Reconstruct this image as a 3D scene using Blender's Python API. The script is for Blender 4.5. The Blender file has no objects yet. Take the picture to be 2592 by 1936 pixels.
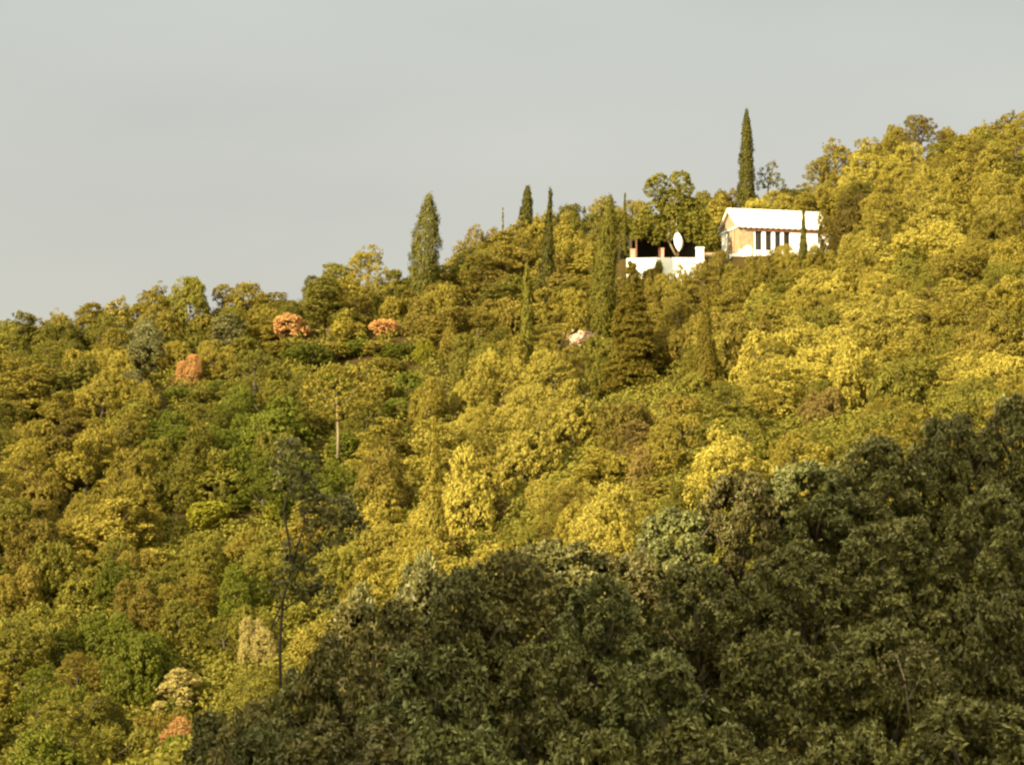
import bpy, math
import numpy as np
from mathutils import Vector, Matrix

# ------------------------------------------------------------------ camera, sky, sun
SC = bpy.context.scene
COL = SC.collection
F, HZN = 6480.0, 1500.0                      # focal length and horizon row in photo pixels (2592 x 1936)
PITCH = math.atan((HZN - 968) / F)
cam_d = bpy.data.cameras.new("camera")
cam_d.lens = F / 2592 * 36
cam_d.sensor_width = 36
cam_d.clip_end = 6000
cam = bpy.data.objects.new("camera", cam_d)
cam.rotation_euler = (math.pi / 2 + PITCH, 0, 0)
COL.objects.link(cam)
SC.camera = cam

SUN_AZ, SUN_EL = math.radians(38), math.radians(21)    # light comes from behind-left of the camera
world = bpy.data.worlds.new("World")
SC.world = world
world.use_nodes = True
wn, wl = world.node_tree.nodes, world.node_tree.links
wn.clear()
w_out = wn.new("ShaderNodeOutputWorld")
w_bg = wn.new("ShaderNodeBackground")
w_bg.inputs["Strength"].default_value = 0.1
sky = wn.new("ShaderNodeTexSky")
sky.sky_type = 'NISHITA'
sky.sun_disc = False
sky.sun_elevation = SUN_EL
sky.sun_rotation = math.pi + SUN_AZ
sky.dust_density = 4
sky.ozone_density = 0.5
# a thin high cloud veil in front of the blue
tc = wn.new("ShaderNodeTexCoord")
mp = wn.new("ShaderNodeMapping")
mp.inputs["Scale"].default_value = (3, 3, 9)
nz = wn.new("ShaderNodeTexNoise")
nz.inputs["Scale"].default_value = 1.4
nz.inputs["Detail"].default_value = 5
rp = wn.new("ShaderNodeValToRGB")
rp.color_ramp.elements[0].position = 0.3
rp.color_ramp.elements[0].color = (2.06, 2.06, 1.91, 1)
rp.color_ramp.elements[1].position = 0.7
rp.color_ramp.elements[1].color = (2.32, 2.30, 2.10, 1)
mx = wn.new("ShaderNodeMix")
mx.data_type = 'RGBA'
mx.inputs[0].default_value = 0.96
wl.new(tc.outputs["Generated"], mp.inputs[0])
wl.new(mp.outputs[0], nz.inputs["Vector"])
wl.new(nz.outputs["Fac"], rp.inputs[0])
wl.new(sky.outputs[0], mx.inputs[6])
# glow added to the veil, out of view, to lift the shaded trees
dt = wn.new("ShaderNodeVectorMath"); dt.operation = 'DOT_PRODUCT'
GL = math.radians(62)                        # glow set high so that gaps between boughs stay dark
dt.inputs[1].default_value = (-math.sin(SUN_AZ) * math.cos(GL), -math.cos(SUN_AZ) * math.cos(GL), math.sin(GL))
wl.new(tc.outputs["Generated"], dt.inputs[0])
gl = wn.new("ShaderNodeMapRange"); gl.interpolation_type = 'SMOOTHSTEP'
gl.inputs["From Min"].default_value = 0.1; gl.inputs["From Max"].default_value = 1.0
gl.inputs["To Min"].default_value = 1.0; gl.inputs["To Max"].default_value = 6.0
wl.new(dt.outputs["Value"], gl.inputs["Value"])
gm_ = wn.new("ShaderNodeVectorMath"); gm_.operation = 'SCALE'
sx = wn.new("ShaderNodeSeparateXYZ"); wl.new(tc.outputs["Generated"], sx.inputs[0])
el = wn.new("ShaderNodeMapRange"); el.interpolation_type = 'SMOOTHSTEP'
el.inputs["From Min"].default_value = 0.06; el.inputs["From Max"].default_value = 0.24
wl.new(sx.outputs["Z"], el.inputs["Value"])
wm = wn.new("ShaderNodeMix"); wm.data_type = 'RGBA'; wm.blend_type = 'MULTIPLY'; wm.inputs[0].default_value = 1
wc = wn.new("ShaderNodeMix"); wc.data_type = 'RGBA'
wc.inputs[6].default_value = (1.02, 1.0, .95, 1); wc.inputs[7].default_value = (.96, .99, 1.0, 1)
wl.new(el.outputs[0], wc.inputs[0]); wl.new(rp.outputs[0], wm.inputs[6]); wl.new(wc.outputs[2], wm.inputs[7])
wl.new(wm.outputs[2], gm_.inputs[0]); wl.new(gl.outputs[0], gm_.inputs["Scale"])
wt = wn.new("ShaderNodeMix"); wt.data_type = 'RGBA'; wt.blend_type = 'MULTIPLY'
wt.inputs[7].default_value = (1.05, .96, .70, 1)
gf = wn.new("ShaderNodeMapRange"); gf.inputs["From Min"].default_value = 0.0; gf.inputs["From Max"].default_value = 0.6
wl.new(dt.outputs["Value"], gf.inputs["Value"]); wl.new(gf.outputs[0], wt.inputs[0])
wl.new(gm_.outputs[0], wt.inputs[6]); wl.new(wt.outputs[2], mx.inputs[7])
wl.new(mx.outputs[2], w_bg.inputs["Color"])
wl.new(w_bg.outputs[0], w_out.inputs[0])

sun_d = bpy.data.lights.new("sun", 'SUN')
sun_d.energy = 5.0
sun_d.angle = math.radians(0.5)
sun_d.color = (1.0, 0.84, 0.56)
sun = bpy.data.objects.new("sun", sun_d)
SUN_T = Vector((math.sin(SUN_AZ) * math.cos(SUN_EL), math.cos(SUN_AZ) * math.cos(SUN_EL), -math.sin(SUN_EL)))
sun.rotation_euler = SUN_T.to_track_quat('-Z', 'Y').to_euler()
COL.objects.link(sun)

SC.view_settings.view_transform = 'Standard'
SC.view_settings.look = 'None'
SC.view_settings.exposure = 1.47
SC.view_settings.gamma = 1
SC.cycles.filter_width = 2.35
SC.cycles.max_bounces = 6
SC.cycles.transmission_bounces = 3
SC.cycles.diffuse_bounces = 3

CP, SP = math.cos(PITCH), math.sin(PITCH)


def P(px, py, Y):
    """the world point at depth Y seen at photo pixel (px, py)"""
    v, u = (968 - py) / F, (px - 1296) / F
    dy, dz = CP - v * SP, SP + v * CP
    return np.array((u * Y / dy, Y, dz * Y / dy))


def proj(p):
    f = p[1] * CP + p[2] * SP
    return 1296 + F * p[0] / f, 968 - F * (p[2] * CP - p[1] * SP) / f


def ppm(Y):
    return F / Y


# ------------------------------------------------------------------ the hillside as a height field
CTRL = [  # pixel of the canopy, its distance, the height of the canopy above the ground
    (0, 1936, 160, 3.5), (0, 1600, 176, 3.5), (0, 1250, 195, 4), (0, 1000, 215, 4), (0, 815, 240, 4),
    (500, 1936, 158, 3.5), (500, 1600, 175, 3.5), (500, 1250, 196, 4), (500, 950, 220, 4), (500, 740, 247, 4),
    (900, 1500, 178, 3.5), (900, 1250, 196, 4), (900, 1000, 214, 4), (930, 690, 250, 4), (1150, 610, 255, 4),
    (1150, 1190, 182, 4), (1340, 1090, 186, 4), (1500, 970, 194, 4), (1000, 1440, 168, 4),
    (1080, 1050, 210, 4), (1280, 960, 217, 4), (1300, 800, 232, 4), (1300, 570, 258, 4),
    (1650, 900, 205, 4), (1600, 720, 238, 3), (1850, 720, 240, 2.5), (1700, 500, 264, 4), (2000, 480, 268, 4),
    (2592, 310, 270, 4), (2300, 350, 268, 4), (2592, 470, 222, 4), (2350, 580, 222, 4), (2120, 740, 216, 4),
    (1850, 800, 214, 4), (2100, 900, 190, 4), (2592, 700, 190, 4), (1800, 1050, 172, 4), (2592, 950, 155, 4),
    (2200, 1090, 150, 4), (1700, 1200, 148, 4), (1400, 1300, 145, 4),
    (2592, 1050, 98, 5), (2000, 1220, 94, 5), (1600, 1380, 90, 5), (1200, 1480, 84, 5), (800, 1640, 76, 5),
    (2592, 1500, 74, 5), (1600, 1700, 66, 5), (800, 1850, 62, 5), (1600, 1960, 56, 5), (2592, 1960, 54, 5),
    (500, 1990, 70, 5),
]
pts = []
for (x, y, Y, ch) in CTRL:
    p = P(x, y, Y)
    pts.append((p[0], p[1], p[2] - ch))
for (x, y, Y, ch) in [c for c in CTRL if c[0] <= 0]:
    p = P(x - 900, y + 40, Y); pts.append((p[0], p[1], p[2] - ch))
for (x, y, Y, ch) in [c for c in CTRL if c[0] >= 2592]:
    p = P(x + 900, y - 60, Y); pts.append((p[0], p[1], p[2] - ch))
for X in (-150, -75, 0, 75, 150):
    r = np.interp(X, [-55, 0, 55], [20, 33, 45])
    pts += [(X, 310, r - 10), (X, 400, r - 45)]
    pts += [(X, 25, -5), (X, -20, 2)]
pts = np.array(pts)
C0 = 20.0
_d = np.sqrt(((pts[:, None, :2] - pts[None, :, :2]) ** 2).sum(-1) + C0 ** 2)
_A = np.block([[_d + 0.0, np.ones((len(pts), 1))], [np.ones((1, len(pts))), np.zeros((1, 1))]])
_A[:len(pts), :len(pts)] -= np.eye(len(pts)) * 1.5          # a little smoothing
_w = np.linalg.solve(_A, np.append(pts[:, 2], 0))


def sstep(t):
    t = np.clip(t, 0, 1)
    return t * t * (3 - 2 * t)


HY = 246.0
H0 = P(1872, 655, HY)                        # front left corner of the house, at its foot
HTH = math.radians(14)


def ground(X, Y):
    X, Y = np.asarray(X, float), np.asarray(Y, float)
    sh = X.shape
    q = np.stack([X.ravel(), Y.ravel()], 1)
    qc = np.clip(q, [-190, -60], [190, 430])
    d = np.sqrt(((qc[:, None, :] - pts[None, :, :2]) ** 2).sum(-1) + C0 ** 2)
    h = d @ _w[:-1] + _w[-1]
    h = h - 0.12 * np.sqrt(((q - qc) ** 2).sum(1))
    # terrace cut for the house
    hx, hy = H0[0] - 1, H0[1] + 1.5
    dd = np.sqrt(np.maximum(np.abs(q[:, 0] - hx) - 10.5, 0) ** 2 + np.maximum(np.abs(q[:, 1] - hy - 1) - 5.5, 0) ** 2)
    k = 1 - sstep(dd / 3)
    h = h * (1 - k) + (H0[2] + 0.02) * k
    # unseen hill added behind the camera, shaped to shade the near trees
    t = q[:, 0] * math.sin(SUN_AZ) + q[:, 1] * math.cos(SUN_AZ)
    u = -q[:, 0] * math.cos(SUN_AZ) + q[:, 1] * math.sin(SUN_AZ)
    shade_hill = 66 * sstep((-t - 12) / 62) * (1 - sstep((u - 46) / 15))
    return (h + shade_hill).reshape(sh)


rng = np.random.default_rng(11)


# ------------------------------------------------------------------ mesh helpers
def mesh_quads(name, verts, quads, tone=None, smooth=False):
    m = bpy.data.meshes.new(name)
    verts = np.asarray(verts, np.float32)
    quads = np.asarray(quads, np.int32)
    n, k = quads.shape
    m.vertices.add(len(verts)); m.vertices.foreach_set("co", verts.ravel())
    m.loops.add(n * k); m.loops.foreach_set("vertex_index", quads.ravel())
    m.polygons.add(n)
    m.polygons.foreach_set("loop_start", np.arange(0, n * k, k, dtype=np.int32))
    if smooth:
        m.polygons.foreach_set("use_smooth", np.ones(n, bool))
    if tone is not None:
        a = m.attributes.new("tone", 'FLOAT', 'FACE')
        a.data.foreach_set("value", np.asarray(tone, np.float32))
    m.update(calc_edges=True)
    m.validate()
    return m


def obj(name, mesh, mat=None, parent=None, own=False):
    o = bpy.data.objects.new(name, mesh)
    COL.objects.link(o)
    if mat is not None:
        if not mesh.materials:
            mesh.materials.append(mat)
        if own or mesh.materials[0] != mat:
            o.material_slots[0].link = 'OBJECT'
            o.material_slots[0].material = mat
    if parent is not None:
        o.parent = parent
    return o


def tag(o, label=None, cat=None, group=None, kind=None):
    if label: o["label"] = label
    if cat: o["category"] = cat
    if group: o["group"] = group
    if kind: o["kind"] = kind
    return o


def empty(name, loc, rz=0, scale=(1, 1, 1)):
    o = bpy.data.objects.new(name, None)
    o.empty_display_size = 0.5
    o.location = tuple(loc); o.rotation_euler = (0, 0, rz); o.scale = scale
    COL.objects.link(o)
    return o


class MB:
    def __init__(self): self.v, self.f = [], []

    def box(self, x0, x1, y0, y1, z0, z1):
        b = len(self.v)
        self.v += [(x0, y0, z0), (x1, y0, z0), (x1, y1, z0), (x0, y1, z0), (x0, y0, z1), (x1, y0, z1), (x1, y1, z1), (x0, y1, z1)]
        self.f += [[b + i for i in q] for q in ((0, 3, 2, 1), (4, 5, 6, 7), (0, 1, 5, 4), (1, 2, 6, 5), (2, 3, 7, 6), (3, 0, 4, 7))]
        return self

    def tube(self, path, radii, n=7):
        path = [Vector(p) for p in path]
        b = len(self.v)
        for i, p in enumerate(path):
            t = (path[min(i + 1, len(path) - 1)] - path[max(i - 1, 0)]).normalized()
            a = t.orthogonal().normalized(); c = t.cross(a)
            if i:                                            # keep the rings from twisting
                a = (pa - t * pa.dot(t)).normalized(); c = t.cross(a)
            pa = a
            for k in range(n):
                th = 2 * math.pi * k / n
                self.v.append(tuple(p + (a * math.cos(th) + c * math.sin(th)) * radii[i]))
        for i in range(len(path) - 1):
            for k in range(n):
                self.f.append([b + i * n + k, b + i * n + (k + 1) % n, b + (i + 1) * n + (k + 1) % n, b + (i + 1) * n + k])
        self.f.append([b + k for k in range(n)][::-1])
        self.f.append([b + (len(path) - 1) * n + k for k in range(n)])
        return self

    def mesh(self, name, smooth=False):
        m = bpy.data.meshes.new(name)
        m.from_pydata(self.v, [], self.f)
        if smooth:
            for p in m.polygons: p.use_smooth = len(p.vertices) == 4
        m.update()
        return m


# ------------------------------------------------------------------ materials
def leaf_mat(name, a, b, translucent=0.25, var=0.25, rough=0.6, spec=0.12):
    m = bpy.data.materials.new(name); m.use_nodes = True
    n, l = m.node_tree.nodes, m.node_tree.links
    n.clear()
    out = n.new("ShaderNodeOutputMaterial")
    at = n.new("ShaderNodeAttribute"); at.attribute_name = "tone"
    oi = n.new("ShaderNodeObjectInfo")
    mix = n.new("ShaderNodeMix"); mix.data_type = 'RGBA'
    mix.inputs[6].default_value = (*a, 1); mix.inputs[7].default_value = (*b, 1)
    l.new(at.outputs["Fac"], mix.inputs[0])
    mr = n.new("ShaderNodeMapRange")
    mr.inputs["To Min"].default_value = 1 - var; mr.inputs["To Max"].default_value = 1 + var
    l.new(oi.outputs["Random"], mr.inputs["Value"])
    hs = n.new("ShaderNodeHueSaturation")
    l.new(mr.outputs[0], hs.inputs["Value"])
    l.new(mix.outputs[2], hs.inputs["Color"])
    bs = n.new("ShaderNodeBsdfPrincipled")
    bs.inputs["Roughness"].default_value = rough
    bs.inputs["Specular IOR Level"].default_value = spec
    l.new(hs.outputs[0], bs.inputs["Base Color"])
    tr = n.new("ShaderNodeBsdfTranslucent")
    l.new(hs.outputs[0], tr.inputs["Color"])
    ms = n.new("ShaderNodeMixShader"); ms.inputs[0].default_value = translucent
    l.new(bs.outputs[0], ms.inputs[1]); l.new(tr.outputs[0], ms.inputs[2])
    l.new(ms.outputs[0], out.inputs[0])
    return m


def solid(name, a, b=None, scale=3.0, rough=0.8, bump=0.0):
    m = bpy.data.materials.new(name); m.use_nodes = True
    n, l = m.node_tree.nodes, m.node_tree.links
    bs = n["Principled BSDF"]
    bs.inputs["Roughness"].default_value = rough
    b = b or tuple(c * 0.75 for c in a)
    t = n.new("ShaderNodeTexCoord"); z = n.new("ShaderNodeTexNoise")
    z.inputs["Scale"].default_value = scale; z.inputs["Detail"].default_value = 6
    r = n.new("ShaderNodeValToRGB")
    r.color_ramp.elements[0].position = 0.35; r.color_ramp.elements[1].position = 0.65
    r.color_ramp.elements[0].color = (*b, 1); r.color_ramp.elements[1].color = (*a, 1)
    l.new(t.outputs["Object"], z.inputs["Vector"]); l.new(z.outputs["Fac"], r.inputs[0])
    l.new(r.outputs[0], bs.inputs["Base Color"])
    if bump:
        bu = n.new("ShaderNodeBump"); bu.inputs["Strength"].default_value = bump
        l.new(z.outputs["Fac"], bu.inputs["Height"]); l.new(bu.outputs[0], bs.inputs["Normal"])
    return m


LEAF = {
    "golden": leaf_mat("leaf golden", (.252, .198, .027), (.145, .118, .017)),
    "olive": leaf_mat("leaf olive", (.172, .151, .019), (.095, .087, .012)),
    "green": leaf_mat("leaf green", (.118, .126, .011), (.068, .076, .008)),
    "brown": leaf_mat("leaf brown", (.195, .146, .022), (.118, .092, .015)),
    "yellow": leaf_mat("leaf yellow", (.335, .272, .044), (.215, .176, .027)),
    "lime": leaf_mat("leaf lime", (.215, .20, .014), (.165, .15, .012)),
    "orange": leaf_mat("leaf orange", (.60, .31, .12), (.34, .19, .05)),
    "rusty": leaf_mat("leaf rust", (.215, .150, .038), (.130, .095, .024)),
    "cream": leaf_mat("leaf cream", (.45, .37, .12), (.32, .25, .075)),
    "grey-green": leaf_mat("leaf grey green", (.17, .155, .055), (.105, .10, .036)),
    "cypress": leaf_mat("leaf cypress", (.100, .090, .013), (.060, .056, .009), .1),
    "amber": leaf_mat("leaf amber", (.185, .140, .015), (.100, .080, .010)),
    "dark brown": leaf_mat("leaf dark brown", (.115, .084, .014), (.060, .046, .009)),
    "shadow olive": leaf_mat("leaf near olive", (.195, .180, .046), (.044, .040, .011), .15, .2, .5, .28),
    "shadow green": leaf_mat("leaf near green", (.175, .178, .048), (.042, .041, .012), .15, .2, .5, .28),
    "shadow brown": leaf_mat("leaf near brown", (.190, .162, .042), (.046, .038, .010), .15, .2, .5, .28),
}
BARK = solid("bark", (.085, .062, .035), (.035, .026, .016), 9, .9, .5)
PALE_BARK = solid("pale bark", (.42, .34, .22), (.22, .17, .10), 9, .9, .4)
DARK_BARK = solid("dark bark", (.05, .036, .022), (.025, .018, .012), 9, .9, .5)
MID_BARK = solid("grey bark", (.24, .19, .10), (.13, .10, .055), 9, .9, .4)
EARTH = solid("earth", (.062, .042, .014), (.034, .026, .009), 0.6, .95)
WHITE = solid("whitewash", (.82, .80, .75), (.72, .69, .62), 1.3, .85, .15)
TILE = solid("pale roof tile", (.80, .74, .62), (.66, .58, .45), 2.2, .8)
STONE = solid("tan stone", (.38, .27, .15), (.24, .16, .08), 3.5, .9, .4)
GABLE = solid("gable render", (.34, .25, .15), (.25, .18, .10), 2.5, .9)
WOOD = solid("red brown timber", (.17, .06, .03), (.10, .04, .022), 5, .7)
PINKPOST = solid("pink post", (.50, .26, .17), (.36, .18, .12), 4, .8)
SHADE_TONE = solid("painted shade", (.045, .034, .020), (.024, .019, .012), 4, .8)  # near-black colour that paints in the shade under the pine
SHUT = solid("shutter grey", (.055, .042, .026), (.035, .028, .018), 5, .6)
GLASS = solid("dark glass", (.015, .016, .018), (.012, .012, .013), 2, .12)
RUBBLE = solid("rubble stone", (.55, .40, .28), (.30, .17, .11), 2.2, .9, .5)


EARTH.node_tree.nodes["Principled BSDF"].inputs["Specular IOR Level"].default_value = 0.0


# ------------------------------------------------------------------ ground
def axis(lo, hi, step, far):
    core = np.arange(lo, hi + .1, step)
    g = step * 1.35 ** np.arange(1, 24)
    ext = np.cumsum(g); ext = ext[ext < far]
    return np.concatenate([lo - ext[::-1], core, hi + ext])


gx, gy = axis(-95, 95, 2.5, 1900), axis(-100, 300, 2.5, 1900)
GX, GY = np.meshgrid(gx, gy)
GZ = ground(GX, GY) + 0.25 * np.sin(GX * .9 + GY * .4) * np.sin(GY * .7) * (np.abs(GX - H0[0]) > 14)
idx = np.arange(GX.size).reshape(GX.shape)
gq = np.stack([idx[:-1, :-1], idx[:-1, 1:], idx[1:, 1:], idx[1:, :-1]], -1).reshape(-1, 4)
tag(obj("hillside_ground", mesh_quads("hillside_ground", np.stack([GX.ravel(), GY.ravel(), GZ.ravel()], 1), gq, smooth=True), EARTH), kind="structure")


# ------------------------------------------------------------------ foliage generators
def unit(v):
    return v / np.maximum(np.linalg.norm(v, axis=-1, keepdims=True), 1e-9)


def leaves(c, nrm, size, r, aspect=0.55, axis_dir=None, jit=0.6):
    """one folded diamond per centre c, facing roughly nrm"""
    n = len(c)
    nn = unit(nrm + r.normal(0, jit, (n, 3)))
    a = r.normal(0, 1, (n, 3)) if axis_dir is None else axis_dir + r.normal(0, .35, (n, 3))
    a = unit(a - nn * (a * nn).sum(1, keepdims=True))
    b = np.cross(nn, a)
    s = (size * r.uniform(.65, 1.35, n))[:, None]
    v = np.stack([c - a * s * .5, c + b * s * aspect * .5 + nn * s * .08, c + a * s * .5, c - b * s * aspect * .5 + nn * s * .08], 1)
    return v.reshape(-1, 3), np.arange(4 * n).reshape(n, 4)


def clumps(cen, nrm, rc, per, size, r, aspect=.55):
    """leaves gathered into small domed clumps"""
    n = len(cen)
    cc, dn = np.repeat(cen, per, 0), np.repeat(nrm, per, 0)
    d = unit(r.normal(0, 1, (n * per, 3)) + dn * .9)
    rr = np.repeat(rc, per) if np.ndim(rc) else rc
    p = cc + d * (np.asarray(rr * np.ones(n * per))[:, None]) * r.uniform(.45, 1, (n * per, 1)) * np.array((1, 1, .8))
    v, q = leaves(p, d, size, r, aspect)
    tone = np.clip(np.repeat(r.uniform(0, 1, n), per) * .6 + r.uniform(0, .4, n * per), 0, 1)
    return v, q, tone


def lobed_points(lobes, n, r, up=.35):
    """points and normals over the outside of a heap of lobes"""
    c = np.array([l[0] for l in lobes]); rad = np.array([l[1] for l in lobes])
    k = r.choice(len(lobes), n * 2, p=rad ** 2 / (rad ** 2).sum())
    d = unit(r.normal(0, 1, (n * 2, 3)) + np.array((0, 0, up)))
    p = c[k] + d * rad[k][:, None] * r.uniform(.86, 1.06, (n * 2, 1))
    dist = np.linalg.norm(p[:, None] - c[None], axis=-1) / rad[None]
    dist[np.arange(n * 2), k] = 9
    ok = dist.min(1) > .82
    return p[ok][:n], d[ok][:n]


def round_lobes(r, R, H, n, lo=.28):
    L = [(np.array((0, 0, H * .55)), R * .62)]
    for i in range(n):
        a = i * 2.399 + r.uniform(-.4, .4)
        z = r.uniform(0, 1) ** .8
        rr = R * r.uniform(.45, .78) * math.sqrt(max(.08, 1 - (z * .95) ** 2))
        rad = R * r.choice([r.uniform(.14, .26), r.uniform(.26, .46)])
        L.append((np.array((math.cos(a) * rr, math.sin(a) * rr, H * lo + z * (H * (1 - lo) - rad * .9))), rad))
    return L


def crown_round(seed, R=2.6, H=5.0, n=15, nc=620, per=15, rc=.27, size=.21, lo=.28):
    r = np.random.default_rng(seed)
    L = round_lobes(r, R, H, n, lo)
    p, d = lobed_points(L, nc, r)
    v, q, t = clumps(p, d, rc * r.uniform(.7, 1.3, len(p)), per, size, r)
    return mesh_quads("crown", v, q, t)


def crown_heap(seed, R=2.6, H=4.6):
    """wide uneven crown: a few domes run together"""
    r = np.random.default_rng(seed)
    L = []
    for i in range(r.integers(4, 7)):
        a = r.uniform(0, 6.28); d = R * r.uniform(.1, .72)
        c = np.array((math.cos(a) * d, math.sin(a) * d, 0.0)); h = H * r.uniform(.55, 1.0) * (1 - .25 * d / R); w = R * r.uniform(.32, .6)
        L.append((c + (0, 0, h * .45), w * .8))
        for k in range(7):
            b = r.uniform(0, 6.28); z = r.uniform(.1, 1); rr = w * r.uniform(.3, 1) * math.sqrt(max(.06, 1 - z * z))
            q = R * r.uniform(.10, .30)
            L.append((c + (math.cos(b) * rr, math.sin(b) * rr, z * (h - q)), q))
    size = r.choice([.125, .15, .185]); per = int(15 * (.2 / size) ** 1.3); nc = r.integers(800, 1150)
    p, d = lobed_points(L, nc, r)
    p = p + d * np.abs(r.normal(0, .09, (len(p), 1)))
    v, q, t = clumps(p, d, .26 * r.uniform(.5, 1.4, len(p)), per, size, r, r.uniform(.4, .65))
    return mesh_quads("crown", v, q, t)


def crown_airy(seed, R=2.4, H=5.4, nc=620):
    """upright loose crown of separate rising sprays, gaps between"""
    r = np.random.default_rng(seed)
    L = []
    for i in range(17):
        a = r.uniform(0, 6.28); z = r.uniform(.08, 1)
        rr = R * r.uniform(.15, .85) * (1.15 - z * .75)
        L.append((np.array((math.cos(a) * rr, math.sin(a) * rr, z * H * .9)), R * r.uniform(.16, .34)))
    p, d = lobed_points(L, nc, r, .6)
    v, q, t = clumps(p, d, .30 * r.uniform(.6, 1.3, len(p)), 15, .20, r, .42)
    return mesh_quads("crown", v, q, t)


def crown_layered(seed, R=2.8, H=6.0):
    """pine: flattish cushions at the ends of limbs"""
    r = np.random.default_rng(seed)
    P_, D_ = [], []
    for i in range(20):
        a = i * 2.399 + r.uniform(-.5, .5); z = .16 + .80 * (i / 19) + r.uniform(-.04, .04)
        rr = R * (1.12 - z) * 1.5 * r.uniform(.45, 1)
        rr = min(rr, R * .95)
        c = np.array((math.cos(a) * rr, math.sin(a) * rr, z * H))
        rad = R * r.uniform(.26, .42)
        d = unit(r.normal(0, 1, (34, 3)) + np.array((0, 0, .5)))
        P_.append(c + d * rad * np.array((1, 1, .55))); D_.append(d)
    p, d = np.concatenate(P_), np.concatenate(D_)
    v, q, t = clumps(p, d, .26 * r.uniform(.6, 1.3, len(p)), 15, .22, r, .3)
    return mesh_quads("crown", v, q, t)


def crown_cypress(seed, prof, H, R, n=900, lean=0.0):
    """column of upright sprays; prof gives the half width along the height"""
    r = np.random.default_rng(seed)
    z = r.uniform(0, 1, n * 3)
    w = np.interp(z, prof[0], prof[1])
    z = z[r.uniform(0, 1, n * 3) < (w + .15) / (max(prof[1]) + .15)][:n]
    w = np.interp(z, prof[0], prof[1]) * R
    a = r.uniform(0, 6.283, len(z))
    bulge = 1 + .16 * np.sin(3 * a + z * 23 + seed) + .12 * np.sin(z * 57 + 2 * a) + r.normal(0, .12, len(z))
    p = np.stack([np.cos(a) * w * bulge + lean * z, np.sin(a) * w * bulge, z * H], 1)
    d = unit(np.stack([np.cos(a), np.sin(a), np.full(len(z), .35)], 1))
    per = 12
    cc, dn = np.repeat(p, per, 0), np.repeat(d, per, 0)
    pp = cc + r.normal(0, 1, cc.shape) * np.array((.09, .09, .2)) * min(1, R)
    up = np.tile((0, 0, 1.0), (len(pp), 1)) + dn * .3
    v, q = leaves(pp, dn, .24, r, .34, up, .5)
    tone = np.clip(np.repeat(r.uniform(0, 1, len(z)), per) * .6 + r.uniform(0, .4, len(pp)), 0, 1)
    return mesh_quads("crown", v, q, tone)


def crown_cedar(seed, H, R):
    """conifer in broad drooping boughs, irregular in height and length"""
    r = np.random.default_rng(seed)
    P_, D_ = [], []
    for k in range(420):
        zz = r.uniform(0, .97) ** 1.15
        w = R * min(1, (1 - zz) ** .92 * 1.12) + .15
        a = k * 2.399 + r.uniform(-.3, .3)
        L = w * r.uniform(.6, 1.12)
        m = max(8, int(L * 15))
        s = np.sqrt(r.uniform(.12, 1, m))
        side = r.normal(0, .2, m) * L * s
        x = math.cos(a) * s * L - math.sin(a) * side
        y = math.sin(a) * s * L + math.cos(a) * side
        z = zz * H + .20 * L * s - .30 * L * s ** 3 + r.normal(0, .07, m)
        P_.append(np.stack([x, y, z], 1))
        D_.append(np.stack([np.cos(a) * np.ones(m) * .8, np.sin(a) * np.ones(m) * .8, np.ones(m)], 1))
    p, d = np.concatenate(P_), unit(np.concatenate(D_))
    v, q, t = clumps(p, d, .17, 12, .19, r, .34)
    return mesh_quads("crown", v, q, t)


def crown_near(seed, R=2.4, H=5.2):
    """near broadleaf: separate boughs of leaf sprays with dark gaps between them"""
    r = np.random.default_rng(seed)
    P_, D_ = [], []
    def bough(c, rad, n, flat):
        d = unit(r.normal(0, 1, (n, 3)) + np.array((0, 0, .7)) + unit(np.array(c) - (0, 0, H * .4))[None] * .5)
        P_.append(c + d * rad * np.array((1, 1, flat)) * r.uniform(.55, 1.1, (n, 1))); D_.append(d)
    for i in range(46):
        a = i * 2.399 + r.uniform(-.35, .35); z = ((i + .5) / 46) ** .9
        rr = R * r.uniform(.70, .98) * math.sqrt(max(.03, 1 - (z * .98) ** 2.2))
        rad = R * r.uniform(.13, .25)
        bough(np.array((math.cos(a) * rr, math.sin(a) * rr, H * (.10 + .82 * z))), rad, int(62 * (rad / (.2 * R)) ** 2), .72)
    for i in range(14):                                     # inner boughs, deep in the crown
        a = r.uniform(0, 6.28); z = r.uniform(.1, .75); rr = R * r.uniform(.1, .55)
        bough(np.array((math.cos(a) * rr, math.sin(a) * rr, H * (.1 + .8 * z))), R * .24, 46, .8)
    p, d = np.concatenate(P_), np.concatenate(D_)
    per = 9
    n = len(p)
    dd = unit(d + r.normal(0, .35, d.shape) + np.array((0, 0, .3)))
    cc, dn = np.repeat(p, per, 0), np.repeat(dd, per, 0)
    rad = unit(r.normal(0, 1, (n * per, 3)) + dn * .6)
    sz = np.repeat(r.uniform(.7, 1.35, n), per)
    c = cc + rad * (.10 * sz)[:, None]
    nn = unit(dn * .7 + r.normal(0, .7, (n * per, 3)))
    a = unit(rad - nn * (rad * nn).sum(1, keepdims=True)); b = np.cross(nn, a)
    s = (.17 * sz * r.uniform(.7, 1.2, n * per))[:, None]
    v = np.stack([c - a * s * .5, c + b * s * .23 + nn * s * .05, c + a * s * .5 - nn * s * .05, c - b * s * .23 + nn * s * .05], 1).reshape(-1, 3)
    tone = np.clip(np.repeat(r.beta(1.2, 1.6, n), per) * .8 + r.uniform(0, .2, n * per), 0, 1)
    return mesh_quads("crown", v, np.arange(len(v)).reshape(-1, 4), tone)


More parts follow.
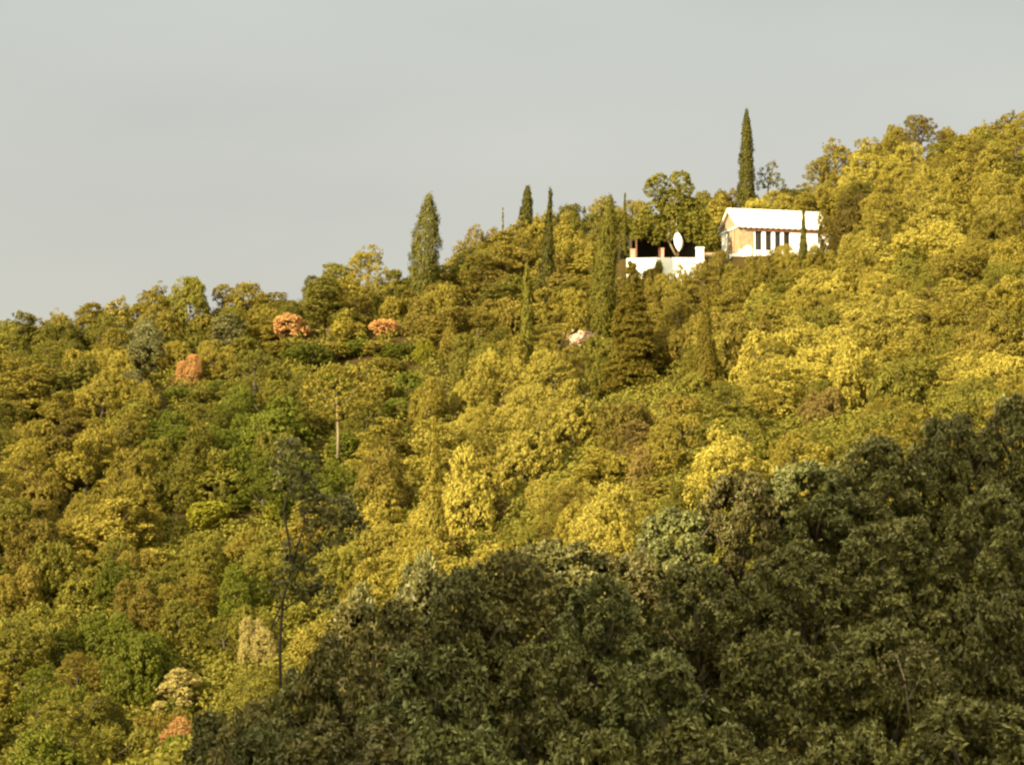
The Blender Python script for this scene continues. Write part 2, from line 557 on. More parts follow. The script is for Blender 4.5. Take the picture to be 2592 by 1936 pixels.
def trunk_mesh(seed, H, r0, limbs=5, lean=.2, spread=1.2, top=.75):
    r = np.random.default_rng(seed)
    b = MB()
    lx, ly = r.uniform(-lean, lean, 2)
    zs = np.linspace(-.5, H * top, 7)
    path = [(lx * (z / H) ** 2 * 3 + r.normal(0, .04), ly * (z / H) ** 2 * 3 + r.normal(0, .04), z) for z in zs]
    b.tube(path, [r0 * (1.25 - .95 * i / 6) for i in range(7)])
    for k in range(limbs):
        i = 2 + k % 4
        a = k * 2.4 + r.uniform(-.4, .4)
        p0 = Vector(path[i]); L = spread * r.uniform(.7, 1.25)
        pth = [p0 + Vector((math.cos(a) * L * t, math.sin(a) * L * t, L * (.55 * t + .35 * t * t))) for t in (0, .35, .7, 1)]
        b.tube(pth, [r0 * .55, r0 * .4, r0 * .27, r0 * .12], 5)
    return b.mesh("trunk", True)


def fit(m, R, H):
    """scale a crown so that it really is R wide and H tall"""
    c = np.empty(len(m.vertices) * 3, np.float32); m.vertices.foreach_get("co", c); c = c.reshape(-1, 3)
    c[:, 2] *= H / np.percentile(c[:, 2], 99.7)
    c[:, :2] *= R / np.percentile(np.linalg.norm(c[:, :2], axis=1), 98)
    m.vertices.foreach_set("co", c.ravel()); m.update()
    return m


PROTO = {
    "broadleaf_tree": [(crown_heap(100 + i), trunk_mesh(200 + i, 5.0, .13)) for i in range(10)],
    "olive_tree": [(crown_airy(120 + i), trunk_mesh(220 + i, 5.4, .15)) for i in range(5)],
    "pine_tree": [(crown_layered(140 + i), trunk_mesh(240 + i, 6.0, .17, top=.85)) for i in range(5)],
    "shrub": [(crown_round(160 + i, 1.5, 2.4, 10, 300, 14, .22, .18, .2), trunk_mesh(260 + i, 2.4, .07, 4, .1, .6)) for i in range(4)],
    "shaded_tree": [(crown_near(180 + i), trunk_mesh(280 + i, 5.2, .17, 7, .3, 1.5)) for i in range(4)],
}
SIZE = {"broadleaf_tree": (2.6, 5.0), "olive_tree": (2.3, 5.4), "pine_tree": (2.7, 6.0), "shrub": (1.5, 2.4), "shaded_tree": (2.4, 5.2)}
WORD = {"broadleaf_tree": "round tree", "olive_tree": "loose tree", "pine_tree": "cushioned pine", "shrub": "shrub", "shaded_tree": "shaded tree"}
CAT = {"broadleaf_tree": "tree", "olive_tree": "tree", "pine_tree": "tree", "shrub": "shrub", "shaded_tree": "tree"}

for _k, _l in PROTO.items():
    for _c, _t in _l: fit(_c, *SIZE[_k])

# ------------------------------------------------------------------ where the plants of the hillside stand
SKY_X = [0, 70, 150, 230, 300, 390, 470, 515, 590, 660, 740, 770, 845, 915, 970, 1010, 1090, 1200, 1240, 1300, 1350, 1460, 1535, 1605, 1630, 1680, 1735, 1760, 1860, 1930, 1960, 2010, 2025, 2085, 2120, 2180, 2250, 2300, 2370, 2410, 2480, 2592]
SKY_Y = [805, 795, 785, 770, 760, 730, 706, 732, 718, 725, 750, 728, 672, 624, 664, 690, 690, 590, 575, 565, 540, 520, 502, 510, 470, 445, 452, 485, 487, 482, 415, 412, 462, 462, 400, 360, 320, 310, 315, 330, 318, 285]


def skyline(x): return float(np.interp(x, SKY_X, SKY_Y))


plants = []      # dicts: kind, pos, sx (width scale), sz (height scale), colour, label or None
def add(kind, pos, w, h, colour, label=None, near=False, keep=False):
    R, H = SIZE[kind]
    plants.append(dict(kind=kind, pos=np.array(pos, float), sx=w / R, sz=h / H, w=w, h=h, colour=colour, label=label, near=near, keep=keep))


def on_ray(px, py, Y0, Y1):
    """first point where the ray through a pixel meets the ground between two distances"""
    Ys = np.linspace(Y0, Y1, 240)
    q = np.array([P(px, py, y) for y in Ys])
    g = ground(q[:, 0], q[:, 1])
    k = np.nonzero(q[:, 2] <= g)[0]
    return q[k[0]] if len(k) else q[-1]


def at_top(kind, px, ytop, Y, wpx, colour, label=None, h=None, near=False, keep=False, hmax=9):
    """a plant whose crown top shows at (px, ytop)"""
    if h is not None:                        # find the distance at which the ray passes h above the ground
        Ys = np.linspace(Y - 60, Y + 60, 481)
        q = np.array([P(px, ytop, y) for y in Ys])
        e = q[:, 2] - ground(q[:, 0], q[:, 1]) - h
        k = np.nonzero(e[:-1] * e[1:] <= 0)[0]
        if len(k): Y = Ys[k[np.argmin(np.abs(Ys[k] - Y))]]
    p = P(px, ytop, Y)
    g = float(ground(p[0], p[1]))
    hh = float(np.clip(p[2] - g, 1.2, hmax)) if h is None else h
    add(kind, (p[0], p[1], g - .1), wpx / ppm(Y), hh + .1, colour, label, near, keep)


ZONES = [   # (x0, y0, x1, y1, [(colour, weight)...])
    (1850, 380, 2600, 1010, [("golden", 4), ("yellow", 5), ("olive", 1.5), ("brown", .7)]),
    (1050, 930, 1530, 1250, [("yellow", 6), ("golden", 2)]),
    (1530, 1000, 1720, 1260, [("brown", 3), ("rusty", 2), ("golden", 1)]),
    (1980, 930, 2200, 1110, [("rusty", 3), ("brown", 3), ("golden", 1)]),
    (900, 1150, 1180, 1560, [("golden", 5), ("yellow", 1.5), ("brown", 1)]),
    (1180, 1200, 1450, 1380, [("brown", 2), ("olive", 2), ("rusty", 1)]),
    (1450, 1230, 1720, 1400, [("golden", 3), ("lime", .5), ("yellow", 2)]),
    (0, 1030, 420, 1430, [("golden", 5), ("brown", 3.5), ("olive", .7)]),
    (380, 880, 1250, 1330, [("green", 5), ("olive", 4), ("golden", 1)]),
    (650, 1330, 950, 1560, [("olive", 3), ("brown", 2)]),
    (0, 1690, 150, 1936, [("green", 5), ("lime", .6)]),
    (0, 1400, 760, 1936, [("olive", 5), ("green", 4), ("brown", 2), ("golden", .7)]),
    (0, 600, 800, 1030, [("olive", 4), ("golden", 4), ("grey-green", 2)]),
    (800, 600, 1480, 880, [("golden", 5), ("olive", 2), ("brown", 1.5)]),
    (1480, 600, 1850, 1000, [("brown", 3), ("golden", 3), ("olive", 1)]),
    (-9999, -9999, 9999, 9999, [("golden", 3), ("olive", 3)]),
]


def colour_at(x, y, r):
    for (x0, y0, x1, y1, ws) in ZONES:
        if x0 <= x < x1 and y0 <= y < y1:
            w = np.array([k[1] for k in ws]); i = r.choice(len(ws), p=w / w.sum())
            return ws[i][0]


# skyline trees: (x, top y, half width in px, kind, colour, distance)
for (x, y, w, k, c, Y) in [
    (15, 812, 62, "broadleaf_tree", "olive", 238), (75, 792, 55, "broadleaf_tree", "olive", 240), (150, 790, 55, "broadleaf_tree", "golden", 241),
    (228, 768, 48, "olive_tree", "golden", 242), (305, 760, 60, "broadleaf_tree", "golden", 243), (385, 728, 62, "broadleaf_tree", "golden", 246),
    (470, 704, 62, "broadleaf_tree", "olive", 246), (560, 722, 52, "olive_tree", "golden", 247), (630, 720, 66, "broadleaf_tree", "golden", 247),
    (715, 740, 58, "broadleaf_tree", "golden", 248), (800, 700, 46, "olive_tree", "grey-green", 249), (850, 668, 62, "olive_tree", "olive", 250),
    (925, 622, 78, "pine_tree", "golden", 250), (1000, 684, 48, "olive_tree", "olive", 250), (1115, 672, 40, "broadleaf_tree", "brown", 252),
    (1175, 612, 60, "broadleaf_tree", "golden", 254), (1240, 574, 62, "broadleaf_tree", "brown", 256), (1310, 562, 60, "broadleaf_tree", "golden", 257),
    (1385, 536, 62, "broadleaf_tree", "golden", 258), (1460, 520, 62, "broadleaf_tree", "olive", 259), (1530, 500, 66, "pine_tree", "golden", 260),
    (1600, 508, 52, "broadleaf_tree", "golden", 258), (1765, 490, 52, "broadleaf_tree", "olive", 262), (1825, 487, 58, "broadleaf_tree", "brown", 266),
    (1900, 484, 62, "broadleaf_tree", "golden", 266), (1975, 478, 58, "broadleaf_tree", "brown", 265), (2045, 464, 62, "broadleaf_tree", "golden", 266),
    (2080, 396, 70, "pine_tree", "golden", 264), (2120, 352, 76, "pine_tree", "golden", 265), (2195, 352, 64, "pine_tree", "golden", 267),
    (2265, 318, 58, "broadleaf_tree", "golden", 268), (2330, 292, 82, "pine_tree", "brown", 266), (2405, 328, 54, "broadleaf_tree", "brown", 269),
    (2470, 316, 56, "broadleaf_tree", "golden", 270), (2540, 292, 66, "broadleaf_tree", "golden", 270), (2600, 278, 60, "pine_tree", "golden", 270),
]:
    at_top(k, x, y, Y, w * (1.4 if x < 800 else 1.15), c, keep=True)
plants_sky = len(plants)
for p in plants: p["sky"] = True

# trees one can tell apart
S = "sight"
at_top("broadleaf_tree", 482, 896, 219, 42, "orange", "round bright orange bush beside a dark gap on the left slope", h=2.7, keep=True)
at_top("shrub", 732, 795, 236, 52, "orange", "bigger loose orange bush under the left skyline", h=2.6, keep=True)
at_top("shrub", 975, 808, 234, 40, "orange", "low orange bush left of the lime bush, below the broad cypress", h=1.8, keep=True)
at_top("broadleaf_tree", 1068, 860, 224, 32, "lime", "bright lime round bush below the broad cypress", h=2.1, keep=True)
at_top("shrub", 790, 870, 224, 62, "green", "fresh green low bush between the two loose orange bushes", h=2.2, keep=True)
at_top("broadleaf_tree", 648, 1562, 150, 66, "cream", "pale cream round tree at the upper left edge of the dark trees", keep=True, h=3.3)
at_top("olive_tree", 462, 1815, 122, 66, "orange", "orange red tree at the bottom beside the dark near trees", keep=True, h=3.0)
at_top("olive_tree", 450, 1690, 128, 74, "cream", "cream yellow tree just above the orange red tree at the bottom", keep=True, h=3.0)
at_top("shrub", 690, 1275, 186, 28, "lime", "small lime bush beside the thin dark stem, lower left", h=1.6, keep=True)
at_top("shrub", 520, 1265, 190, 66, "lime", "wide lime topped bush right of the golden trees at left edge", h=2.4, keep=True)
at_top("broadleaf_tree", 1860, 1088, 150, 136, "yellow", "broad bright yellow dome of a tree above the dark trees", keep=True, hmax=7)
at_top("broadleaf_tree", 1085, 955, 200, 58, "golden", "pale topped golden tree right of the tall bare trunked tree", h=4.2, keep=True)
at_top("broadleaf_tree", 1195, 1130, 180, 82, "yellow", "bright yellow tree at the lower tip of the sunny spur", keep=True)
at_top("broadleaf_tree", 1330, 1035, 186, 90, "yellow", "bright yellow tree halfway up the sunny spur", keep=True)
at_top("broadleaf_tree", 1450, 960, 192, 84, "yellow", "bright yellow tree at the upper end of the sunny spur", keep=True)
at_top("broadleaf_tree", 1555, 1225, 140, 125, "yellow", "broad yellow tree in front of the amber conifer's foot", keep=True, hmax=7)
at_top("broadleaf_tree", 1645, 1130, 165, 72, "rusty", "rusty pink bush left of the broad yellow dome", keep=True, h=2.8)
at_top("broadleaf_tree", 2060, 985, 168, 80, "rusty", "rusty brown bush above the right half of the dark trees", keep=True, h=2.8)
at_top("broadleaf_tree", 1235, 1225, 166, 66, "rusty", "rusty brown tree below the bright yellow spur tip", keep=True, h=3.0)

for (x, y) in [(700, 862), (755, 872), (850, 866), (905, 858), (955, 862), (1010, 870), (455, 978), (510, 985), (560, 960), (1050, 940), (985, 905), (440, 1860), (500, 1905), (455, 1765)]:
    at_top("shrub", x, y, 225 if y < 1000 else 130, 46, ["olive", "golden", "green"][x % 3], h=1.5)

at_top("shrub", 858, 1108, 197, 44, "olive", h=1.6)
# round tree with a bare trunk
KEEPOUT = [(1752, 770, 1818, 930, 205),    # x0, y0, x1, y1, nearer than
    (1590, 505, 1800, 676, 247), (1800, 515, 2092, 668, 252), (1905, 640, 2015, 662, 250),
    (838, 1030, 876, 1140, 203), (1478, 770, 1500, 800, 230), (1400, 760, 1500, 812, 234),
    (452, 900, 510, 972, 218), (1300, 560, 1400, 690, 236), (1515, 670, 1690, 1000, 217.5), (1500, 520, 1570, 840, 233),
]


def crown_box(p):
    k = p["kind"]
    c = p["pos"] + np.array((0, 0, p["h"] * .58))
    x, y = proj(c); s = ppm(c[1])
    return x, y, p["w"] * s * .95, p["h"] * .44 * s


def clear(p, ignore=()):
    x, y, a, b = crown_box(p)
    for i, (x0, y0, x1, y1, Y) in enumerate(KEEPOUT):
        if p["pos"][1] < Y and x + a * .9 > x0 and x - a * .9 < x1 and y + b > y0 and y - b < y1:
            return False
    return True


for p in [p for p in plants if p["label"]]:
    x, y, a, b = crown_box(p)
    if p["colour"] == "orange": a, b = a * 1.35, b * 1.35 + 6
    KEEPOUT.append((x - a * .9, y - b, x + a * .9, y + b * .85, p["pos"][1]))
# the rest of the wood: a jittered grid over the slope
r2 = np.random.default_rng(5)
taken = [(p["pos"][0], p["pos"][1], p["w"]) for p in plants]
cand = []
for j, Y in enumerate(np.arange(110, 268, 2.7)):
    step = 3.3
    for X in np.arange(-62, 62, step):
        cand.append((X + (j % 2) * step / 2 + r2.uniform(-1.2, 1.2), Y + r2.uniform(-1.2, 1.2)))
for (X, Y) in cand:
    z = float(ground(X, Y))
    px, py = proj((X, Y, z + 2.5))
    if px < -70 or px > 2660 or py > 2010: continue
    if H0[0] - 13 < X < H0[0] + 14 and H0[1] - 6.5 < Y < H0[1] + 9: continue
    kind = r2.choice(["broadleaf_tree", "broadleaf_tree", "broadleaf_tree", "broadleaf_tree", "olive_tree", "pine_tree", "shrub"])
    right = px > 1850
    if kind == "shrub": w, h = r2.uniform(1.2, 1.9), r2.uniform(1.8, 2.9)
    else:
        w = r2.uniform(2.1, 3.5); h = w * r2.uniform(1.2, 1.7)
    if kind == "pine_tree": h *= 1.1
    if Y < 190 and px < 900: w *= .85; h *= .85
    if any((X - a) ** 2 + (Y - b) ** 2 < (.37 * (w + c)) ** 2 for a, b, c in taken): continue
    top = proj((X, Y, z + h))[1]
    lim = skyline(np.clip(px, 0, 2592)) + 14
    if top < lim:
        h2 = h - (lim - top) / ppm(Y)
        if h2 < 1.6: continue
        w *= max(.6, h2 / h); h = h2
    p = dict(kind=kind, pos=np.array((X, Y, z - .1)), w=w, h=h)
    if not clear(p): continue
    add(kind, (X, Y, z - .1), w, h, colour_at(px, py, r2))
    taken.append((X, Y, w))
# low bushes just under the house and terrace
for (x, y, w, c) in [(1608, 690, 50, "brown"), (1645, 680, 30, "brown"), (1665, 668, 44, "golden"), (1730, 676, 52, "golden"), (1785, 680, 46, "brown"), (1812, 652, 34, "brown"),
                     (1850, 682, 50, "golden"), (1905, 664, 44, "golden"), (1945, 648, 40, "brown"), (1985, 636, 38, "golden"), (2015, 652, 40, "brown"),
                     (2070, 640, 50, "golden"), (2050, 690, 60, "yellow"), (1960, 690, 55, "golden"), (1690, 708, 56, "golden"), (1760, 715, 56, "olive"), (1890, 706, 56, "golden"), (1635, 716, 50, "brown")]:
    at_top("broadleaf_tree", x, y - 15, 240.2 if y < 670 else 238.4 if y < 700 else 236, w, c, hmax=4.6, keep=True)
for (x, y, w, c) in [(2150, 530, 72, "dark brown"), (2195, 560, 80, "dark brown"), (2140, 600, 62, "dark brown"), (2230, 490, 72, "golden"), (2105, 535, 40, "brown")]:
    at_top("broadleaf_tree", x, y, 243.5, w, c, hmax=6.5, keep=True)

for (x, y, Y, w, c) in [(2150, 492, 245.5, 78, "dark brown"), (2118, 580, 243.5, 48, "dark brown"), (2225, 480, 247, 80, "dark brown"), (1832, 668, 242, 22, "golden"), (1836, 662, 241, 26, "golden"), (1866, 672, 240.5, 34, "brown"), (2185, 590, 242, 78, "dark brown")]:
    at_top("broadleaf_tree", x, y, Y, w, c, keep=True)

# the near trees in the shade of the added hill
NEAR = [(2575, 1000, 97), (2400, 1050, 96), (2210, 1105, 95), (2040, 1165, 94), (1870, 1195, 93), (1710, 1285, 92), (1560, 1395, 90), (1420, 1365, 89),
        (2500, 1230, 83), (2260, 1310, 82), (2010, 1370, 81), (1770, 1430, 80), (1520, 1460, 79), (1290, 1395, 82), (1130, 1440, 80), (960, 1520, 78),
        (2520, 1500, 68), (2240, 1570, 67), (1960, 1600, 66), (1660, 1650, 65), (1380, 1640, 66), (1110, 1640, 67), (870, 1600, 70), (770, 1690, 70),
        (2470, 1770, 57), (2150, 1840, 56), (1800, 1830, 56), (1480, 1850, 56), (1180, 1840, 57), (880, 1830, 59), (700, 1835, 62), (640, 1780, 66),
        (590, 1800, 67), (905, 1480, 82), (1065, 1400, 84)]
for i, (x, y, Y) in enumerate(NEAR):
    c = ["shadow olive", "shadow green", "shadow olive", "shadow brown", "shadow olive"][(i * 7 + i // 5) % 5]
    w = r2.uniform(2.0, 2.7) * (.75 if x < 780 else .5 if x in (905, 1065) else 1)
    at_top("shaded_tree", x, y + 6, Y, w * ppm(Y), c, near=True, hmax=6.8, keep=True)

# ---- what of each plant is seen: a coarse depth buffer of ellipses
W4, H4 = 648, 484
buf = np.full((H4, W4), -1, int)
yy, xx = np.mgrid[0:H4, 0:W4] * 4.0 + 2
order = sorted(range(len(plants)), key=lambda i: -plants[i]["pos"][1])
for i in order:
    x, y, a, b = crown_box(plants[i])
    x0, x1 = int(max(0, (x - a) / 4)), int(min(W4, (x + a) / 4 + 1)); y0, y1 = int(max(0, (y - b) / 4)), int(min(H4, (y + b) / 4 + 1))
    if x1 <= x0 or y1 <= y0: continue
    s = ((xx[y0:y1, x0:x1] - x) / a) ** 2 + ((yy[y0:y1, x0:x1] - y) / b) ** 2 < 1
    buf[y0:y1, x0:x1][s] = i
cnt = np.bincount(buf[buf >= 0], minlength=len(plants))
sx_ = np.bincount(buf[buf >= 0], weights=xx[buf >= 0], minlength=len(plants))
sy_ = np.bincount(buf[buf >= 0], weights=yy[buf >= 0], minlength=len(plants))
seen = []
for i, p in enumerate(plants):
    if cnt[i] < (20 if p["keep"] else 32): continue
    p["vx"], p["vy"], p["cnt"] = sx_[i] / cnt[i], sy_[i] / cnt[i], cnt[i]
    seen.append(p)

# ---- labels
COLOUR_WORD = {"shadow olive": "dark olive", "shadow green": "dark green", "shadow brown": "dark brownish"}
ORD = ["first", "second", "third", "fourth", "fifth", "sixth", "seventh", "eighth", "ninth", "tenth", "eleventh", "twelfth"]


def zone(p):
    x, y = p["vx"], p["vy"]
    if p["near"]:
        b = "top row" if p["pos"][1] > 86 else "second row" if p["pos"][1] > 74.5 else "third row" if p["pos"][1] > 64 else "bottom row"
        return f"in the {b} of the foreground"
    if p.get("sky"):
        return ("on skyline at the far left end" if x < 420 else "on skyline left of the broad cypress" if x < 1060 else
                "on skyline between the cypresses left of house" if x < 1640 else "on skyline behind the white house" if x < 2070 else "on skyline right of the white house")
    if y < 1000:
        z = [(300, "at left edge above the golden trees"), (560, "around the round orange bush"), (800, "above the bare trunked tree"),
             (1080, "under the broad cypress"), (1330, "under the slim cypresses"), (1500, "left of the amber conifer"), (1760, "right beside the amber conifer"),
             (1900, "below the house's left end"), (2130, "below the house's right end")]
        for a, t in z:
            if x < a: return t
        return "on the upper right slope" if y < 600 else "midway down the right slope" if y < 800 else "low on the right slope"
    if y < 1300:
        z = [(200, "low at the left edge"), (430, "below the round orange bush"), (700, "left of the bare trunked tree"), (900, "below the bare trunked tree"),
             (1120, "left of the sunny spur"), (1500, "along the sunny spur"), (1760, "below the amber conifer"), (2150, "just above the dark trees")]
        for a, t in z:
            if x < a: return t
        return "above the dark trees at right edge"
    z = [(160, "near the bottom left corner"), (330, "low left of the cream trees"), (520, "left of the cream round tree"), (760, "above the cream round tree")]
    for a, t in z:
        if x < a: return (t if y > 1600 else t + ", higher up") if a < 700 else t
    return "between sunny spur and dark trees"


by = {}
for p in seen:
    if p["label"]: continue
    p["word"] = f"{COLOUR_WORD.get(p['colour'], p['colour'])} {WORD[p['kind']]}"
    by.setdefault((p["word"], zone(p)), []).append(p)
for (w, z), L in by.items():
    L.sort(key=lambda p: p["vx"])
    if len(L) == 1:
        L[0]["label"] = f"the only {w} {z}"
    else:
        for i, p in enumerate(L):
            o = "leftmost" if i == 0 else "rightmost" if i == len(L) - 1 else ORD[i] + " from left"
            p["label"] = f"{o} of the {w}s {z}"

# ---- build them
pick = np.random.default_rng(3)
GROUPS = {"broadleaf_tree": "round trees of the hillside wood", "olive_tree": "loose upright trees of the hillside wood", "pine_tree": "pines of the hillside wood",
          "shrub": "shrubs on the hillside", "shaded_tree": "shaded trees in the foreground"}
for p in seen:
    cm, tm = PROTO[p["kind"]][pick.integers(len(PROTO[p["kind"]]))]
    e_ = pick.uniform(.86, 1.16)
    t = empty(p["kind"], p["pos"], pick.uniform(0, 6.28), (p["sx"] * e_, p["sx"] / e_, p["sz"]))
    tag(t, p["label"], CAT[p["kind"]], GROUPS[p["kind"]])
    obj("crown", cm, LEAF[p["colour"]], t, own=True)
    obj("trunk", tm, BARK, t)

# ------------------------------------------------------------------ cypresses and other single trees
PR_SLIM = ((0, .06, .3, .6, .85, 1), (.75, .95, 1, .85, .5, .03))
PR_BROAD = ((0, .1, .35, .62, .85, 1), (.65, .8, 1, .92, .6, .12))
PR_SPIRE = ((0, .1, .4, .7, 1), (1, .95, .6, .25, .02))


def cypress(px_tip, py_tip, px_base, py_base, Y, wpx, label, prof, seed, colour="cypress", n=900):
    a, b = P(px_base, py_base, Y), P(px_tip, py_tip, Y)
    g = float(ground(a[0], a[1]))
    z0 = min(a[2], g)
    H = b[2] - z0
    t = empty("cypress_tree", (a[0], a[1], z0))
    tag(t, label, "cypress tree", "cypresses on the hillside")
    R = wpx / 2 / ppm(Y)
    obj("crown", crown_cypress(seed, prof, H, R, n, b[0] - a[0]), LEAF[colour], t)
    obj("trunk", MB().tube([(0, 0, -.4), ((b[0] - a[0]) * .1, 0, H * .1), ((b[0] - a[0]) * .6, 0, H * .6)], [R * .2, R * .17, R * .05]).mesh("trunk", True), BARK, t)
    return t


cypress(1088, 494, 1065, 705, 246.5, 64, "broad leaning cypress standing against the sky", PR_BROAD, 1, n=1300)
cypress(1336, 473, 1326, 575, 262, 30, "short slim cypress behind the ridge, left of pointed one", PR_BROAD, 2)
cypress(1394, 480, 1378, 705, 243, 46, "pointed cypress tapering evenly, right of the short slim one", PR_SPIRE, 3)
cypress(1890, 279, 1888, 500, 262, 35, "tallest cypress, rising above the roof of the white house", PR_SLIM, 4, n=1300)
cypress(2034, 528, 2033, 676, 240, 26, "small dark cypress right in front of the house wall", PR_SPIRE, 5, n=700)
cypress(1545, 500, 1515, 860, 234, 56, "tall broad cypress column left of the terrace wall", PR_SLIM, 6, "olive", 1700)
cypress(1333, 668, 1333, 905, 226, 30, "thin cypress with its shadow at its right, mid slope", PR_SLIM, 7, "olive")
cypress(1787, 752, 1782, 1060, 204, 96, "cypress shaped conifer right of the amber conifer", PR_SPIRE, 8, "amber", 2200)
cypress(1139, 768, 1139, 870, 233, 50, "small pointed conifer under the broad cypress", PR_SPIRE, 9, "brown", 600)
cypress(1096, 1060, 1100, 1290, 172, 44, "slim golden conifer left of the sunny spur", PR_SLIM, 10, "golden", 1000)
cypress(1273, 528, 1273, 600, 254, 10, "thin faint spire of a tree on the skyline", PR_SPIRE, 11, "brown", 240)
cypress(1582, 490, 1580, 570, 252, 14, "thin dark tip rising beside the big pine", PR_SPIRE, 12, n=300)

p = P(1600, 1085, 217); q = P(1605, 650, 217)
g = float(ground(p[0], p[1])); z0 = min(p[2], g)
t = empty("conifer_tree", (p[0], p[1], z0))
tag(t, "broad amber conifer with layered boughs below the terrace wall", "conifer")
obj("crown", crown_cedar(21, q[2] - z0, 94 / ppm(217)), LEAF["amber"], t)
obj("trunk", MB().tube([(0, 0, -.4), (.1, 0, 3), (0, 0, (q[2] - z0) * .9)], [.28, .22, .04]).mesh("trunk", True), BARK, t)


def special(name, px, py_base, Y, lobes_px, colour, trunk_px, bark, label, cat, seed, r0=.14, per=15, cl=420, near=False, size=.2):
    """tree with its own crown: lobes and trunk given as pixels round the base at one distance, with real depth"""
    b = P(px, py_base, Y); s = ppm(Y); r = np.random.default_rng(seed)
    b[2] = min(b[2], float(ground(b[0], b[1])) + .1) if not near else b[2]
    t = empty(name, b); tag(t, label, cat)
    L = []
    for (x, y, rad) in lobes_px:
        c = P(x, y, Y) - b
        c[1] += r.uniform(-.6, .6) * rad / s
        L.append((c, rad / s))
        if rad > 26:
            L.append((c + np.array((r.uniform(-.3, .3) * rad / s, rad / s * .7, 0)), rad / s * .8))
    p_, d_ = lobed_points(L, cl, r)
    v, q_, tn = clumps(p_, d_, .24 * r.uniform(.6, 1.3, len(p_)), per, size, r)
    obj("crown", mesh_quads("crown", v, q_, tn), LEAF[colour], t)
    m = MB()
    for path, rr in trunk_px:
        pp = [tuple(P(x, y, Y) - b) for (x, y) in path]
        m.tube(pp, list(np.linspace(rr, rr * .4, len(pp))), 7)
    obj("trunk", m.mesh("trunk", True), bark, t)
    return t


special("umbrella_tree", 855, 1150, 200,
        [(800, 985, 36), (840, 962, 40), (890, 970, 42), (930, 950, 30), (915, 1005, 34), (860, 1010, 38), (815, 1020, 30), (945, 985, 26), (850, 1035, 26), (885, 1030, 26), (825, 1040, 18)],
        "golden", [([(855, 1160), (856, 1100), (854, 1060), (850, 990)], .13), ([(854, 1045), (880, 1015), (900, 985)], .06), ([(854, 1045), (830, 1015), (815, 990)], .06)],
        MID_BARK, "golden umbrella shaped tree on a tall pale bare trunk", "tree", 31)
special("pine_tree", 1708, 648, 246.2,
        [(1655, 478, 24), (1668, 462, 20), (1720, 462, 26), (1735, 480, 20), (1700, 510, 32), (1740, 530, 34), (1765, 555, 30), (1700, 552, 30), (1660, 530, 24), (1790, 580, 24), (1682, 585, 24), (1672, 570, 20), (1640, 555, 26),
         (1620, 575, 22), (1612, 600, 14), (1750, 575, 20), (1770, 600, 16), (1735, 570, 18), (1715, 575, 16), (1650, 580, 16), (1800, 605, 20), (1640, 592, 15), (1660, 604, 13), (1750, 598, 15), (1622, 588, 16), (1690, 600, 14), (1780, 612, 14)],
        "olive", [([(1714, 652), (1700, 625), (1690, 605), (1700, 560), (1710, 500)], .13), ([(1695, 612), (1735, 570), (1760, 550)], .07)],
        MID_BARK, "big ragged pine with a leaning pale trunk left of the house", "tree", 32, cl=1700)
special("dead_tree", 1940, 490, 264, [(1932, 440, 13), (1955, 425, 12), (1960, 450, 14), (1940, 462, 16), (1975, 465, 12), (1925, 470, 12)],
        "grey-green", [([(1943, 500), (1945, 470), (1955, 430), (1962, 405)], .09), ([(1946, 468), (1930, 440), (1922, 425)], .06)], BARK,
        "sparse grey tree right beside the tallest cypress", "tree", 33, per=10, cl=120)
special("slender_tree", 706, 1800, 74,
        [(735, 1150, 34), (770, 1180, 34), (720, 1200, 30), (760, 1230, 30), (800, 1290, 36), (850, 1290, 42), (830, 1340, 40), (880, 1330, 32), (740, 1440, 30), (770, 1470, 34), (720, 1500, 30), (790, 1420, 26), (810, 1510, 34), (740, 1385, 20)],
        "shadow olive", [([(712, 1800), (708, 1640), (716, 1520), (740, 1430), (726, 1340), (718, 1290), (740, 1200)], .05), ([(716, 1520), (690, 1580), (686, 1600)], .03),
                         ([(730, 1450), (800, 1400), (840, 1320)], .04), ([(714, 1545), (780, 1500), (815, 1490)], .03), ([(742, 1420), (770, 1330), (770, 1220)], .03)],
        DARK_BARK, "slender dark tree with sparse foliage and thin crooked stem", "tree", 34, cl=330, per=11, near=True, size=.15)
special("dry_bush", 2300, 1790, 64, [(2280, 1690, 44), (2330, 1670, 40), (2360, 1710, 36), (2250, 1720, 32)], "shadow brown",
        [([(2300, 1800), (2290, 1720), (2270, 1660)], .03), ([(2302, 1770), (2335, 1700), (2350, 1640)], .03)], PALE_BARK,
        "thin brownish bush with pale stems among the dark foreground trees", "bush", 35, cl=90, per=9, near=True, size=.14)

# ------------------------------------------------------------------ undergrowth
r3 = np.random.default_rng(8)
n = 19000
UY = np.where(r3.uniform(0, 1, n) < .45, r3.uniform(140, 200, n), np.sqrt(r3.uniform(46 ** 2, 272 ** 2, n))); UX = UY * r3.uniform(-.22, .22, n)
UZ = ground(UX, UY)
ok = ~((np.abs(UX - H0[0] + 1) < 12) & (np.abs(UY - H0[1] - 1.5) < 6))
cen = np.stack([UX, UY, UZ + .25], 1)[ok]
v, q, tn = clumps(cen, np.tile((0, -.3, 1.0), (len(cen), 1)), r3.uniform(.5, 1.25, len(cen)), 40, .31, r3)
